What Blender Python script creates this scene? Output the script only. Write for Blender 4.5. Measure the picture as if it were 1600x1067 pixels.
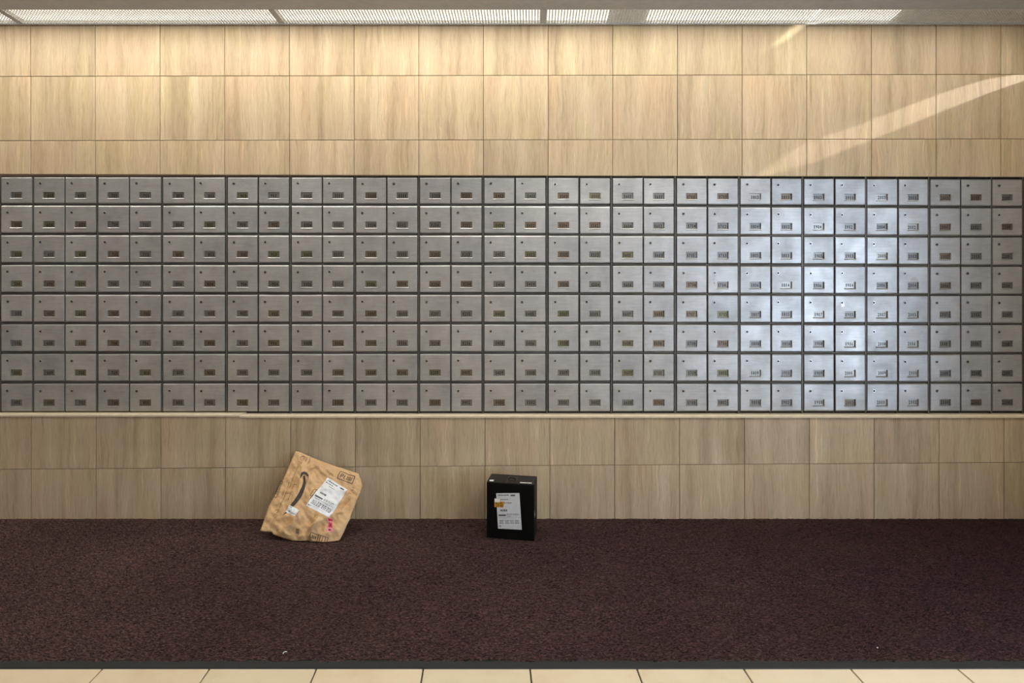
import bpy, bmesh, math, random
import numpy as np
from mathutils import Vector, Matrix

for o in list(bpy.data.objects):
    bpy.data.objects.remove(o)
SC = bpy.context.scene
COL = SC.collection
rnd = random.Random(7)

# ------------------------------------------------------------------ camera
F_PX, DIST, ZC, VX, VY = 994.0, 3.0, 1.1705, 763.0, 424.0   # focal length in px, distance to wall, eye height, vanishing point
cam_d = bpy.data.cameras.new('camera')
cam_d.sensor_width = 36.0
cam_d.lens = F_PX * 36.0 / 1600.0
cam_d.shift_x = (800 - VX) / 1600.0
cam_d.shift_y = -(533.5 - VY) / 1600.0
cam_d.clip_start = 0.05
cam = bpy.data.objects.new('camera', cam_d)
cam.location = (0, -DIST, ZC)
cam.rotation_euler = (math.pi / 2, 0, 0)
COL.objects.link(cam)
SC.camera = cam

# ------------------------------------------------------------------ world, lights, exposure
SC.view_settings.view_transform = 'Standard'
SC.view_settings.look = 'None'
SC.view_settings.exposure = 0.0
SC.view_settings.gamma = 1.0
SC.view_settings.use_curve_mapping = False
SC.cycles.use_denoising = True
SC.cycles.max_bounces = 8
SC.cycles.sample_clamp_indirect = 6.0

world = bpy.data.worlds.new('sky')
world.use_nodes = True
world.node_tree.nodes['Background'].inputs[0].default_value = (0.62, 0.76, 1.0, 1)
world.node_tree.nodes['Background'].inputs[1].default_value = 1.0
SC.world = world

X_LEFT, X_RIGHT, Y_FRONT, Z_CEIL = -3.6, 2.75, -6.0, ZC + 1.1735
LENS_STRENGTH = 2.9


def lamp(name, kind, loc, power, color, aim=None, size=None, size_y=None, **kw):
    d = bpy.data.lights.new(name, kind)
    d.energy = power
    d.color = color
    if kind == 'AREA':
        d.shape = 'RECTANGLE'
        d.size, d.size_y = size, size_y
    for k, v in kw.items():
        setattr(d, k, v)
    o = bpy.data.objects.new(name, d)
    o.location = loc
    if aim is not None:
        o.rotation_euler = (Vector(aim) - Vector(loc)).to_track_quat('-Z', 'Y').to_euler()
    COL.objects.link(o)
    return o


# daylight through the glazed entrance in the end wall
lamp('entrance_daylight', 'AREA', (X_RIGHT + 0.06, -3.08, 1.05), 114, (0.72, 0.85, 1.0), (0, -3.08, 1.05), 3.75, 1.8)
# lobby ceiling lights, then fill lamps added out of view to boost the cove's light
for k, (lx, ly, pwr) in enumerate(((-1.9, -2.3, 9), (1.1, -2.3, 25), (-1.9, -4.6, 11), (1.1, -4.6, 25))):
    lamp('lobby_ceiling_lamp', 'AREA', (lx, ly, Z_CEIL - 0.012), pwr, (1.0, 0.93, 0.83), (lx, ly, 0), 1.15, 0.25)
for k, (lx, pwr) in enumerate(((-2.6, 6.4), (-1.35, 7.6), (-0.1, 7.4), (1.15, 5.4), (2.15, 2.2))):
    lamp('added_wall_fill', 'AREA', (lx, -0.285, Z_CEIL - 0.008), pwr, (1.0, 0.935, 0.80), (lx, -0.20, 0), 1.2 if lx < 2 else 0.7, 0.05)
# spots standing in for reflected sun, shaped into streaks by added wall slots
SUN_P, SUN_Q = (8.0, -3.0, 4.067), (8.0, -5.0, 0.5)
lamp('sun_streak_spot', 'SPOT', SUN_P, 1900, (1.0, 0.95, 0.88), (X_RIGHT, -0.385, 2.165), spot_size=math.radians(8), spot_blend=0.0, shadow_soft_size=0.06)
lamp('sun_glint', 'SPOT', SUN_Q, 5500, (1.0, 0.96, 0.88), (X_RIGHT, -1.015, 1.917), spot_size=math.radians(3), spot_blend=0.0, shadow_soft_size=0.04)


# ------------------------------------------------------------------ helpers
def pw(px, py, y=0.0):
    """point of the photograph taken to the plane at depth y"""
    d = DIST + y
    return Vector(((px - VX) * d / F_PX, y, ZC - (py - VY) * d / F_PX))


def mesh_obj(name, verts, faces, mat, parent=None, loc=(0, 0, 0), smooth=False):
    me = bpy.data.meshes.new(name)
    me.from_pydata([tuple(v) for v in verts], [], faces)
    me.update()
    if mat:
        me.materials.append(mat)
    if smooth:
        me.polygons.foreach_set('use_smooth', [True] * len(me.polygons))
    return link(name, me, parent, loc)


def link(name, me, parent=None, loc=(0, 0, 0)):
    o = bpy.data.objects.new(name, me)
    o.location = loc
    if parent is not None:
        o.parent = parent
    COL.objects.link(o)
    return o


def empty(name, loc=(0, 0, 0), rz=0.0):
    o = bpy.data.objects.new(name, None)
    o.location = loc
    o.rotation_euler = (0, 0, rz)
    o.empty_display_size = 0.05
    COL.objects.link(o)
    return o


def tag(o, label, cat, group=None):
    o['label'] = label
    o['category'] = cat
    if group:
        o['group'] = group
    return o


def struct(o, label=None):
    o['kind'] = 'structure'
    if label:
        o['label'] = label
    return o


class MB:
    def __init__(self):
        self.v, self.f = [], []

    def add(self, verts, faces):
        n = len(self.v)
        self.v += [tuple(v) for v in verts]
        self.f += [tuple(i + n for i in f) for f in faces]
        return self

    def box(self, x0, x1, y0, y1, z0, z1):
        return self.add([(x0, y0, z0), (x1, y0, z0), (x1, y1, z0), (x0, y1, z0), (x0, y0, z1), (x1, y0, z1), (x1, y1, z1), (x0, y1, z1)],
                        [(0, 3, 2, 1), (4, 5, 6, 7), (0, 1, 5, 4), (1, 2, 6, 5), (2, 3, 7, 6), (3, 0, 4, 7)])

    def tube(self, a, b, r, n=10, caps=True, r2=None):
        a, b = Vector(a), Vector(b)
        r2 = r if r2 is None else r2
        ax = (b - a).normalized()
        u = ax.orthogonal().normalized()
        w = ax.cross(u)
        vs = []
        for c, rr in ((a, r), (b, r2)):
            for k in range(n):
                t = 2 * math.pi * k / n
                vs.append(c + u * math.cos(t) * rr + w * math.sin(t) * rr)
        fs = [(k, (k + 1) % n, n + (k + 1) % n, n + k) for k in range(n)]
        if caps:
            fs += [tuple(range(n - 1, -1, -1)), tuple(range(n, 2 * n))]
        return self.add(vs, fs)

    def build(self, name, mat, parent=None, loc=(0, 0, 0), smooth=False):
        return mesh_obj(name, self.v, self.f, mat, parent, loc, smooth)


def box_obj(name, x0, x1, y0, y1, z0, z1, mat, parent=None):
    return MB().box(x0, x1, y0, y1, z0, z1).build(name, mat, parent)


# ------------------------------------------------------------------ materials
def new_mat(name):
    m = bpy.data.materials.new(name)
    m.use_nodes = True
    nt = m.node_tree
    return m, nt, nt.nodes['Principled BSDF']


def N(nt, kind, **kw):
    n = nt.nodes.new(kind)
    for k, v in kw.items():
        if k in n.inputs:
            n.inputs[k].default_value = v
        else:
            setattr(n, k, v)
    return n


def ramp(nt, src, stops, interp='LINEAR'):
    r = nt.nodes.new('ShaderNodeValToRGB')
    r.color_ramp.interpolation = interp
    el = r.color_ramp.elements
    while len(el) > 1:
        el.remove(el[-1])
    for i, (p, c) in enumerate(stops):
        e = el[0] if i == 0 else el.new(p)
        e.position = p
        e.color = (c[0], c[1], c[2], 1) if hasattr(c, '__len__') else (c, c, c, 1)
    nt.links.new(src, r.inputs[0])
    return r.outputs[0]


def mix(nt, a, b, fac, mode='MIX'):
    m = nt.nodes.new('ShaderNodeMix')
    m.data_type = 'RGBA'
    m.blend_type = mode
    for sock, val in ((m.inputs[0], fac), (m.inputs[6], a), (m.inputs[7], b)):
        if hasattr(val, 'is_output'):
            nt.links.new(val, sock)
        elif hasattr(val, '__len__'):
            sock.default_value = (val[0], val[1], val[2], 1)
        else:
            sock.default_value = val
    return m.outputs[2]


def coords(nt, scale, per_object=True, kind='Object'):
    tc = nt.nodes.new('ShaderNodeTexCoord')
    src = tc.outputs[kind]
    if per_object:
        oi = nt.nodes.new('ShaderNodeObjectInfo')
        wn = nt.nodes.new('ShaderNodeTexWhiteNoise')
        wn.noise_dimensions = '1D'
        nt.links.new(oi.outputs['Random'], wn.inputs['W'])
        ad = nt.nodes.new('ShaderNodeVectorMath')
        ad.operation = 'MULTIPLY_ADD'
        nt.links.new(wn.outputs['Color'], ad.inputs[0])
        ad.inputs[1].default_value = (40, 40, 40)
        nt.links.new(src, ad.inputs[2])
        src = ad.outputs[0]
    mp = nt.nodes.new('ShaderNodeMapping')
    mp.inputs['Scale'].default_value = scale
    nt.links.new(src, mp.inputs[0])
    return mp.outputs[0]


def noise(nt, vec, scale=1.0, detail=4.0, rough=0.55, dist=0.0):
    n = N(nt, 'ShaderNodeTexNoise')
    n.inputs['Scale'].default_value = scale
    n.inputs['Detail'].default_value = detail
    n.inputs['Roughness'].default_value = rough
    n.inputs['Distortion'].default_value = dist
    nt.links.new(vec, n.inputs['Vector'])
    return n.outputs['Fac']


def bump(nt, bs, h, strength, distance):
    b = nt.nodes.new('ShaderNodeBump')
    b.inputs['Strength'].default_value = strength
    b.inputs['Distance'].default_value = distance
    nt.links.new(h, b.inputs['Height'])
    nt.links.new(b.outputs[0], bs.inputs['Normal'])


def plain(name, col, rough=0.6, metal=0.0, spec=0.5):
    m, nt, bs = new_mat(name)
    v = coords(nt, (30, 30, 30), False)
    f = noise(nt, v, 1.0, 3.0)
    a = [c * 0.93 for c in col]
    b = [min(1, c * 1.07) for c in col]
    nt.links.new(ramp(nt, f, [(0.3, a), (0.7, b)]), bs.inputs['Base Color'])
    bs.inputs['Roughness'].default_value = rough
    bs.inputs['Metallic'].default_value = metal
    bs.inputs['Specular IOR Level'].default_value = spec
    return m


def stone_tile():
    m, nt, bs = new_mat('vein_cut_stone')
    warp = noise(nt, coords(nt, (9, 9, 5)), 1.0, 2.0)
    base = coords(nt, (1, 1, 1))
    # vertical veins: stretched noise, pushed sideways by a slow warp
    w2 = nt.nodes.new('ShaderNodeCombineXYZ')
    sc = N(nt, 'ShaderNodeMath', operation='MULTIPLY')
    sc.inputs[1].default_value = 0.032
    nt.links.new(warp, sc.inputs[0])
    nt.links.new(sc.outputs[0], w2.inputs[0])
    ad = N(nt, 'ShaderNodeVectorMath', operation='ADD')
    nt.links.new(base, ad.inputs[0])
    nt.links.new(w2.outputs[0], ad.inputs[1])
    def mp(s):
        q = nt.nodes.new('ShaderNodeMapping')
        q.inputs['Scale'].default_value = s
        nt.links.new(ad.outputs[0], q.inputs[0])
        return q.outputs[0]
    broad = noise(nt, mp((17, 8, 1.1)), 1.0, 2.5, 0.5)
    vein = noise(nt, mp((78, 20, 3.0)), 1.0, 4.0, 0.65)
    fine = noise(nt, mp((260, 60, 16)), 1.0, 4.0, 0.7)
    hue = noise(nt, mp((6, 6, 2.0)), 1.0, 2.0)
    c = ramp(nt, broad, [(0.28, (0.42, 0.325, 0.215)), (0.46, (0.51, 0.40, 0.272)), (0.60, (0.56, 0.447, 0.31)), (0.76, (0.64, 0.525, 0.38))])
    c = mix(nt, c, ramp(nt, hue, [(0.35, (0.985, 1.0, 0.93)), (0.5, (1, 1, 1)), (0.66, (1.03, 0.98, 0.96))]), 1.0, 'MULTIPLY')
    c = mix(nt, c, ramp(nt, vein, [(0.28, (0.78, 0.74, 0.69)), (0.43, (0.99,)*3), (0.59, (1, 1, 1)), (0.70, (1.25, 1.25, 1.22))]), 1.0, 'MULTIPLY')
    c = mix(nt, c, ramp(nt, fine, [(0.32, (0.84, 0.82, 0.79)), (0.5, (1.0,) * 3), (0.68, (1.09, 1.09, 1.08))]), 1.0, 'MULTIPLY')
    oi = nt.nodes.new('ShaderNodeObjectInfo')
    c = mix(nt, c, ramp(nt, oi.outputs['Random'], [(0, (0.93, 0.93, 0.92)), (0.5, (1.0, 0.99, 0.98)), (1, (1.05, 1.04, 1.02))]), 1.0, 'MULTIPLY')
    nt.links.new(c, bs.inputs['Base Color'])
    bs.inputs['Roughness'].default_value = 0.42
    bs.inputs['Specular IOR Level'].default_value = 0.35
    bump(nt, bs, fine, 0.12, 0.002)
    return m


def brushed(name, dark, light, rough=0.42, metal=0.75):
    m, nt, bs = new_mat(name)
    v1 = noise(nt, coords(nt, (9, 9, 9)), 1.0, 4.0, 0.6)
    v2 = noise(nt, coords(nt, (14, 14, 160)), 1.0, 3.0, 0.6)
    c = ramp(nt, v1, [(0.28, dark), (0.5, [(a + b) / 2 for a, b in zip(dark, light)]), (0.72, light)])
    c = mix(nt, c, ramp(nt, v2, [(0.3, (0.93,) * 3), (0.7, (1.06,) * 3)]), 1.0, 'MULTIPLY')
    oi = nt.nodes.new('ShaderNodeObjectInfo')
    c = mix(nt, c, ramp(nt, oi.outputs['Random'], [(0, (0.93, 0.93, 0.94)), (0.5, (1.0, 0.99, 0.98)), (1, (1.05, 1.05, 1.06))]), 1.0, 'MULTIPLY')
    nt.links.new(c, bs.inputs['Base Color'])
    bs.inputs['Metallic'].default_value = metal
    r = ramp(nt, v1, [(0.3, rough + 0.06), (0.7, rough - 0.05)])
    nt.links.new(r, bs.inputs['Roughness'])
    bump(nt, bs, v2, 0.05, 0.001)
    return m


def carpet_mat():
    m, nt, bs = new_mat('carpet_pile')
    big = noise(nt, coords(nt, (1.6, 1.6, 1.6), False), 1.0, 3.0, 0.5)
    mid = noise(nt, coords(nt, (7, 7, 7), False), 1.0, 3.0, 0.6)
    fib = noise(nt, coords(nt, (95, 240, 160), False), 1.0, 3.0, 0.7, 0.6)
    c = ramp(nt, mid, [(0.34, (0.025, 0.0108, 0.0125)), (0.5, (0.028, 0.0125, 0.0138)), (0.68, (0.030, 0.0150, 0.0125))])
    # light falling on the left end, painted as a lighter, greyer pile colour
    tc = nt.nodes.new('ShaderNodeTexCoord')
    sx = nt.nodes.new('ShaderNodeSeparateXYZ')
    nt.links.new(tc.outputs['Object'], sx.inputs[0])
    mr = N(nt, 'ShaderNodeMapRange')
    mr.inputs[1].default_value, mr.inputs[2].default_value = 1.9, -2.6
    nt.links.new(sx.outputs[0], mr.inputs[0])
    lit_fac = N(nt, 'ShaderNodeMath', operation='MULTIPLY')
    nt.links.new(mr.outputs[0], lit_fac.inputs[0])
    nt.links.new(ramp(nt, big, [(0.3, 0.45), (0.7, 1.0)]), lit_fac.inputs[1])
    c = mix(nt, c, (0.082, 0.052, 0.047), lit_fac.outputs[0])
    c = mix(nt, c, ramp(nt, fib, [(0.37, (0.26,) * 3), (0.5, (0.92,) * 3), (0.64, (2.4, 2.25, 2.15))]), 1.0, 'MULTIPLY')
    nt.links.new(c, bs.inputs['Base Color'])
    bs.inputs['Roughness'].default_value = 0.95
    bs.inputs['Specular IOR Level'].default_value = 0.15
    bump(nt, bs, fib, 0.6, 0.004)
    return m


def paper_mat():
    m, nt, bs = new_mat('kraft_paper')
    a = noise(nt, coords(nt, (6, 6, 6), False), 1.0, 4.0, 0.6)
    b = noise(nt, coords(nt, (220, 220, 220), False), 1.0, 3.0, 0.6)
    c = ramp(nt, a, [(0.3, (0.60, 0.385, 0.20)), (0.5, (0.66, 0.43, 0.23)), (0.7, (0.72, 0.48, 0.27))])
    c = mix(nt, c, ramp(nt, b, [(0.3, (0.93,) * 3), (0.7, (1.05,) * 3)]), 1.0, 'MULTIPLY')
    nt.links.new(c, bs.inputs['Base Color'])
    bs.inputs['Roughness'].default_value = 0.55
    bs.inputs['Specular IOR Level'].default_value = 0.3
    return m


def floor_mat():
    m, nt, bs = new_mat('cream_floor_tile')
    a = noise(nt, coords(nt, (7, 7, 7)), 1.0, 4.0, 0.6)
    c = ramp(nt, a, [(0.3, (0.73, 0.60, 0.41)), (0.5, (0.78, 0.66, 0.475)), (0.7, (0.81, 0.69, 0.51))])
    oi = nt.nodes.new('ShaderNodeObjectInfo')
    c = mix(nt, c, ramp(nt, oi.outputs['Random'], [(0, (0.95, 0.96, 0.95)), (1, (1.03, 1.01, 1.0))]), 1.0, 'MULTIPLY')
    nt.links.new(c, bs.inputs['Base Color'])
    bs.inputs['Roughness'].default_value = 0.35
    return m


def emit(name, col, strength):
    m, nt, bs = new_mat(name)
    bs.inputs['Base Color'].default_value = (0.9, 0.9, 0.9, 1)
    bs.inputs['Emission Color'].default_value = (*col, 1)
    bs.inputs['Emission Strength'].default_value = strength
    return m


M_TILE = stone_tile()
M_GROUT = plain('tile_grout', (0.14, 0.10, 0.065), 0.9)
M_FGROUT = plain('floor_grout', (0.11, 0.085, 0.055), 0.9)
M_FLOOR = floor_mat()
M_STEEL = brushed('brushed_steel', (0.35, 0.353, 0.36), (0.48, 0.485, 0.495))
M_FRAME = brushed('frame_steel', (0.10, 0.095, 0.088), (0.15, 0.145, 0.135), 0.5, 0.6)
M_DARK = plain('dark_recess', (0.035, 0.033, 0.03), 0.8)
M_LOCK = brushed('lock_chrome', (0.45, 0.45, 0.45), (0.6, 0.6, 0.6), 0.25, 1.0)
M_KEY = plain('keyhole_black', (0.012, 0.012, 0.012), 0.6)
M_CARDS = [plain('number_card_grey', (0.20, 0.195, 0.19), 0.34, 0.9), plain('number_card_brown', (0.185, 0.15, 0.12), 0.36, 0.85),
           plain('number_card_olive', (0.18, 0.172, 0.12), 0.36, 0.85), plain('number_card_pale', (0.34, 0.335, 0.32), 0.34, 0.9)]
M_INK = plain('black_ink', (0.014, 0.013, 0.013), 0.6)
M_TRIM = plain('cream_ledge', (0.70, 0.60, 0.43), 0.4)
M_CEIL = plain('grey_ceiling_paint', (0.37, 0.375, 0.39), 0.7)
M_PAINT = plain('lobby_wall_paint', (0.55, 0.50, 0.43), 0.8)
M_WHITE = plain('white_enamel', (0.82, 0.82, 0.80), 0.5)
M_LOUV = plain('louvre_enamel', (0.62, 0.62, 0.61), 0.5)
M_TUBE = emit('lamp_lens', (1.0, 0.92, 0.76), LENS_STRENGTH)
M_RUBBER = plain('black_rubber', (0.023, 0.0235, 0.022), 0.6, 0, 0.3)
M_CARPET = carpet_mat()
M_KRAFT = paper_mat()
M_PRINT = plain('dark_brown_print', (0.045, 0.032, 0.022), 0.55)
M_FAINT = plain('faint_brown_print', (0.27, 0.155, 0.07), 0.6)
M_LABEL = plain('white_label_paper', (0.80, 0.82, 0.85), 0.5)
M_GREYL = plain('grey_label_paper', (0.62, 0.63, 0.65), 0.5)
M_TEXT = plain('grey_label_print', (0.10, 0.10, 0.11), 0.6)
M_RED = plain('red_sticker', (0.62, 0.055, 0.09), 0.45)
M_REDD = plain('dark_red_print', (0.16, 0.01, 0.02), 0.5)
M_PINK = plain('pink_sticker', (0.78, 0.30, 0.32), 0.45)
M_BLACK = plain('black_card', (0.0035, 0.0035, 0.0037), 0.5, 0, 0.12)
M_BLACKTOP = plain('black_card_lid', (0.010, 0.010, 0.0105), 0.5, 0, 0.35)
M_HANDLE = plain('black_plastic', (0.006, 0.006, 0.006), 0.3)
M_AMBER = plain('amber_sticker', (0.55, 0.27, 0.03), 0.35)
M_AMBERD = plain('amber_print', (0.22, 0.10, 0.01), 0.4)
M_GLASS, _nt, _bs = new_mat('window_glass')
_bs.inputs['Transmission Weight'].default_value = 1.0
_bs.inputs['Roughness'].default_value = 0.0
_bs.inputs['IOR'].default_value = 1.1
M_ALU = plain('dark_bronze_frame', (0.08, 0.07, 0.06), 0.4, 0.6)

# ------------------------------------------------------------------ room shell
floor = struct(box_obj('floor', X_LEFT, X_RIGHT, Y_FRONT, 0.05, -0.06, -0.006, M_FGROUT))
wall = struct(box_obj('wall_back', X_LEFT, X_RIGHT, 0.06, 0.12, 0.0, 2.55, M_GROUT))
struct(box_obj('wall_left', X_LEFT - 0.05, X_LEFT, Y_FRONT, 0.12, 0.0, 2.55, M_PAINT))
struct(box_obj('wall_front', X_LEFT, X_RIGHT, Y_FRONT - 0.05, Y_FRONT, 0.0, 2.55, M_PAINT))
# ceiling: main slab in front of the cove, and the top of the cove over the light strip
COVE_Y = -0.150
ceiling = struct(box_obj('ceiling', X_LEFT, X_RIGHT, Y_FRONT, COVE_Y, Z_CEIL, Z_CEIL + 0.04, M_CEIL))
box_obj('cove_top', X_LEFT, X_RIGHT, COVE_Y, 0.06, 2.50, 2.54, M_CEIL, ceiling)
box_obj('cove_side', X_LEFT, X_RIGHT, COVE_Y, COVE_Y + 0.012, Z_CEIL + 0.03, 2.50, M_CEIL, ceiling)
# end wall with the glazed entrance, and added slots that shape the sun streaks
WY0, WY1, WZ_0, WZ_1 = -5.0, -1.18, 0.12, 1.98          # window opening


def slot_pt(P, px, py):
    q, P = pw(px, py), Vector(P)
    return q + (P - q) * ((X_RIGHT + 0.01 - q.x) / (P.x - q.x))


def wall_with_slot(name, P, low, high, y0, y1, z0, z1, parent):
    """vertical board y0..y1, z0..z1 in the end wall, cut by the slot whose lower and upper edges are given in photo pixels"""
    lo = [slot_pt(P, *p) for p in low]
    hi = [slot_pt(P, *p) for p in high]
    X = X_RIGHT + 0.01
    yy = [y0] + [p.y for p in lo] + [y1]
    zz = [lo[0].z] + [p.z for p in lo] + [lo[-1].z]
    yh = [y0] + [p.y for p in hi] + [y1]
    zh = [hi[0].z] + [p.z for p in hi] + [hi[-1].z]
    n = len(yy)
    m = MB()
    m.add([(X, a, z0) for a in yy] + [(X, a, c) for a, c in zip(yy, zz)], [(i, i + 1, n + i + 1, n + i) for i in range(n - 1)])
    m.add([(X, a, c) for a, c in zip(yh, zh)] + [(X, a, z1) for a in yh], [(i, i + 1, n + i + 1, n + i) for i in range(n - 1)])
    return m.build(name, M_PAINT, parent)


wr = struct(box_obj('wall_right', X_RIGHT, X_RIGHT + 0.02, -0.90, 0.12, 0.0, 2.05, M_PAINT))
box_obj('wall_pier', X_RIGHT, X_RIGHT + 0.02, Y_FRONT, WY0, 0.0, 2.55, M_PAINT, wr)
box_obj('wall_sill', X_RIGHT, X_RIGHT + 0.02, WY0, WY1, 0.0, WZ_0, M_PAINT, wr)
box_obj('wall_lintel', X_RIGHT, X_RIGHT + 0.02, WY0, WY1, WZ_1, 2.55, M_PAINT, wr)
box_obj('wall_head', X_RIGHT, X_RIGHT + 0.02, WY1, -0.90, 2.05, 2.55, M_PAINT, wr)
wall_with_slot('streak_slot_head', SUN_P, ((1170, 282), (1188, 278), (1280, 250), (1365, 217), (1462, 178), (1540, 147), (1606, 124), (1640, 108)),
               ((1170, 282), (1188, 270), (1250, 228), (1365, 186), (1462, 149), (1540, 124), (1606, 114), (1640, 108)), -0.90, 0.12, 2.05, 2.55, wr)
wall_with_slot('streak_slit', SUN_Q, ((1203, 76), (1232, 60), (1266, 34), (1270, 20)), ((1203, 76), (1226, 53), (1252, 32), (1270, 20)), WY1, -0.90, 0.0, 2.05, wr)
win = struct(box_obj('window_1', X_RIGHT + 0.012, X_RIGHT + 0.018, WY0, WY1, WZ_0, WZ_1, M_GLASS))
for yy in (WY0, -3.75, -2.47, WY1 - 0.05):
    box_obj('mullion', X_RIGHT - 0.02, X_RIGHT + 0.03, yy, yy + 0.05, WZ_0, WZ_1, M_ALU, win)
for zz in (WZ_0, WZ_1 - 0.05):
    box_obj('rail', X_RIGHT - 0.02, X_RIGHT + 0.03, WY0, WY1, zz, zz + 0.05, M_ALU, win)

# ------------------------------------------------------------------ wall tiles


def tile_mesh(c, gap, thick, cham):
    """c = four world corners (TL, TR, BR, BL) on the tile's face; returns centre, verts, faces"""
    c = [Vector(p) for p in c]
    ctr = sum(c, Vector()) / 4
    def inset(d):
        out = []
        for p in c:
            q = p.copy()
            q.x += d if p.x < ctr.x else -d
            q.z += d if p.z < ctr.z else -d
            out.append(q)
        return out
    f = inset(gap + cham)
    e = [p + Vector((0, cham, 0)) for p in inset(gap)]
    b = [p + Vector((0, thick, 0)) for p in inset(gap)]
    v = [p - ctr for p in f + e + b]
    fs = [(3, 2, 1, 0)]
    for i in range(4):
        j = (i + 1) % 4
        fs += [(i, j, 4 + j, 4 + i), (4 + i, 4 + j, 8 + j, 8 + i)]
    return ctr, v, fs


def wall_tile(c, parent):
    ctr, v, fs = tile_mesh(c, 0.0013, 0.010, 0.0008)
    ctr.y += rnd.uniform(-0.0006, 0.0006)
    return mesh_obj('tile', v, fs, M_TILE, parent, ctr)


UP = [47.8 + 101.07 * k for k in range(-5, 19)]
LOW = [48.6 + 101.33 * k for k in range(-5, 19)]
EDGE_L, EDGE_R = VX + X_LEFT * F_PX / DIST + 1, VX + X_RIGHT * F_PX / DIST - 1


def clampx(x):
    return min(max(x, EDGE_L), EDGE_R)


Y_LOW = -0.010
rows_up = [(lambda x: 37.5 - 0.0032 * x, lambda x: 119.4 - 0.0020 * x), (lambda x: 119.4 - 0.0020 * x, lambda x: 219.8 - 0.0018 * x),
           (lambda x: 219.8 - 0.0018 * x, lambda x: 272.2 + 0.0028 * x)]
jl = lambda x: 733.2 - 0.0068 * x
rows_low = [(lambda x: 650.4 + 0.0010 * x, jl), (jl, lambda x: 813.5)]
box_obj('grout_bed', X_LEFT, X_RIGHT, 0.0035, 0.06, pw(0, 275.0).z, 2.36, M_GROUT, wall)
box_obj('grout_bed', X_LEFT, X_RIGHT, Y_LOW + 0.0035, 0.06, 0.0, pw(0, 652, Y_LOW).z, M_GROUT, wall)
for top, bot in rows_up:
    for k in range(len(UP) - 1):
        a, b = clampx(UP[k]), clampx(UP[k + 1])
        if b - a > 4:
            wall_tile([pw(a, top(a)), pw(b, top(b)), pw(b, bot(b)), pw(a, bot(a))], wall)
for r, (top, bot) in enumerate(rows_low):
    for k in range(len(LOW) - 1):
        a, b = clampx(LOW[k]), clampx(LOW[k + 1])
        if b - a > 4:
            dz = rnd.uniform(-0.5, 0.5)
            t = (lambda x: top(x)) if r == 0 else (lambda x, d=dz: top(x))
            wall_tile([pw(a, t(a), Y_LOW), pw(b, t(b), Y_LOW), pw(b, bot(b), Y_LOW), pw(a, bot(a), Y_LOW)], wall)
# tiles beside the ends of the mailbox bank
BANK_L, BANK_R = -3.0, 1602.0
for (x0, x1, js) in ((EDGE_L, BANK_L, UP), (BANK_R, EDGE_R, UP)):
    cuts = [x0] + [j for j in js if x0 + 8 < j < x1 - 8] + [x1]
    for a, b in zip(cuts, cuts[1:]):
        for (t, bt) in ((275, 372), (372, 472), (472, 572), (572, 648)):
            wall_tile([pw(a, t), pw(b, t), pw(b, bt), pw(a, bt)], wall)
    box_obj('grout_bed', pw(x0, 0).x, pw(x1, 0).x, 0.0035, 0.06, pw(0, 650).z, pw(0, 275).z, M_GROUT, wall)

# cream ledge under the mailboxes: two lengths with a mitred butt joint
def ledge(name, x0, x1, top0, top1, cut0, cut1, label):
    yb, yf, th = 0.030, -0.032, 0.0115
    vs, fs = [], []
    for px, tp, sk in ((x0, top0, cut0), (x1, top1, cut1)):
        zt = pw(px, tp, yb).z
        zf = pw(px, tp + 4.0, yf).z
        X = (px - VX) * DIST / F_PX
        for (y, z, s) in ((yb, zt, 0.0), (yf + 0.004, zf + 0.0008, -sk), (yf, zf - 0.003, -sk), (yf, zf - th, -sk), (yf + 0.003, zf - th - 0.001, -sk), (yb, zf - th - 0.001, 0.0)):
            vs.append((X + s, y, z))
    fs = [(i, (i + 1) % 6, 6 + (i + 1) % 6, 6 + i) for i in range(6)] + [tuple(range(5, -1, -1)), tuple(range(6, 12))]
    return struct(mesh_obj(name, vs, fs, M_TRIM), label)


ledge('trim_1', EDGE_L, 382.5, 642.6, 643.0, 0, 0.012, 'cream ledge length ending in a mitred end, under the mailboxes above the mailer')
ledge('trim_2', 383.3, EDGE_R, 644.6, 644.9, 0.012, 0, 'longer cream ledge length under the mailboxes above the black box')

# ------------------------------------------------------------------ floor tiles
PITCH = 0.3148
X0 = -1.1362
Y0 = -1.2450
nx0, nx1 = -8, 14
for r in range(0, 4):
    for k in range(nx0, nx1):
        a = max(X0 + PITCH * k, X_LEFT + 0.002)
        b = min(X0 + PITCH * (k + 1), X_RIGHT - 0.002)
        if b - a < 0.02:
            continue
        yb = Y0 - PITCH * (r - 1)
        yf = yb - PITCH
        ctr = Vector(((a + b) / 2, (yb + yf) / 2, 0))
        g, ch = 0.0024, 0.0012
        hx, hy = (b - a) / 2 - g, PITCH / 2 - g
        zt = rnd.uniform(-0.0003, 0.0002)
        v = [(-hx + ch, -hy + ch, zt), (hx - ch, -hy + ch, zt), (hx - ch, hy - ch, zt), (-hx + ch, hy - ch, zt)]
        v += [(-hx, -hy, zt - ch), (hx, -hy, zt - ch), (hx, hy, zt - ch), (-hx, hy, zt - ch)]
        v += [(-hx, -hy, -0.008), (hx, -hy, -0.008), (hx, hy, -0.008), (-hx, hy, -0.008)]
        fs = [(0, 1, 2, 3)]
        for i in range(4):
            j = (i + 1) % 4
            fs += [(i, 4 + i, 4 + j, j), (4 + i, 8 + i, 8 + j, 4 + j)]
        mesh_obj('tile', v, fs, M_FLOOR, floor, ctr)
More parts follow.
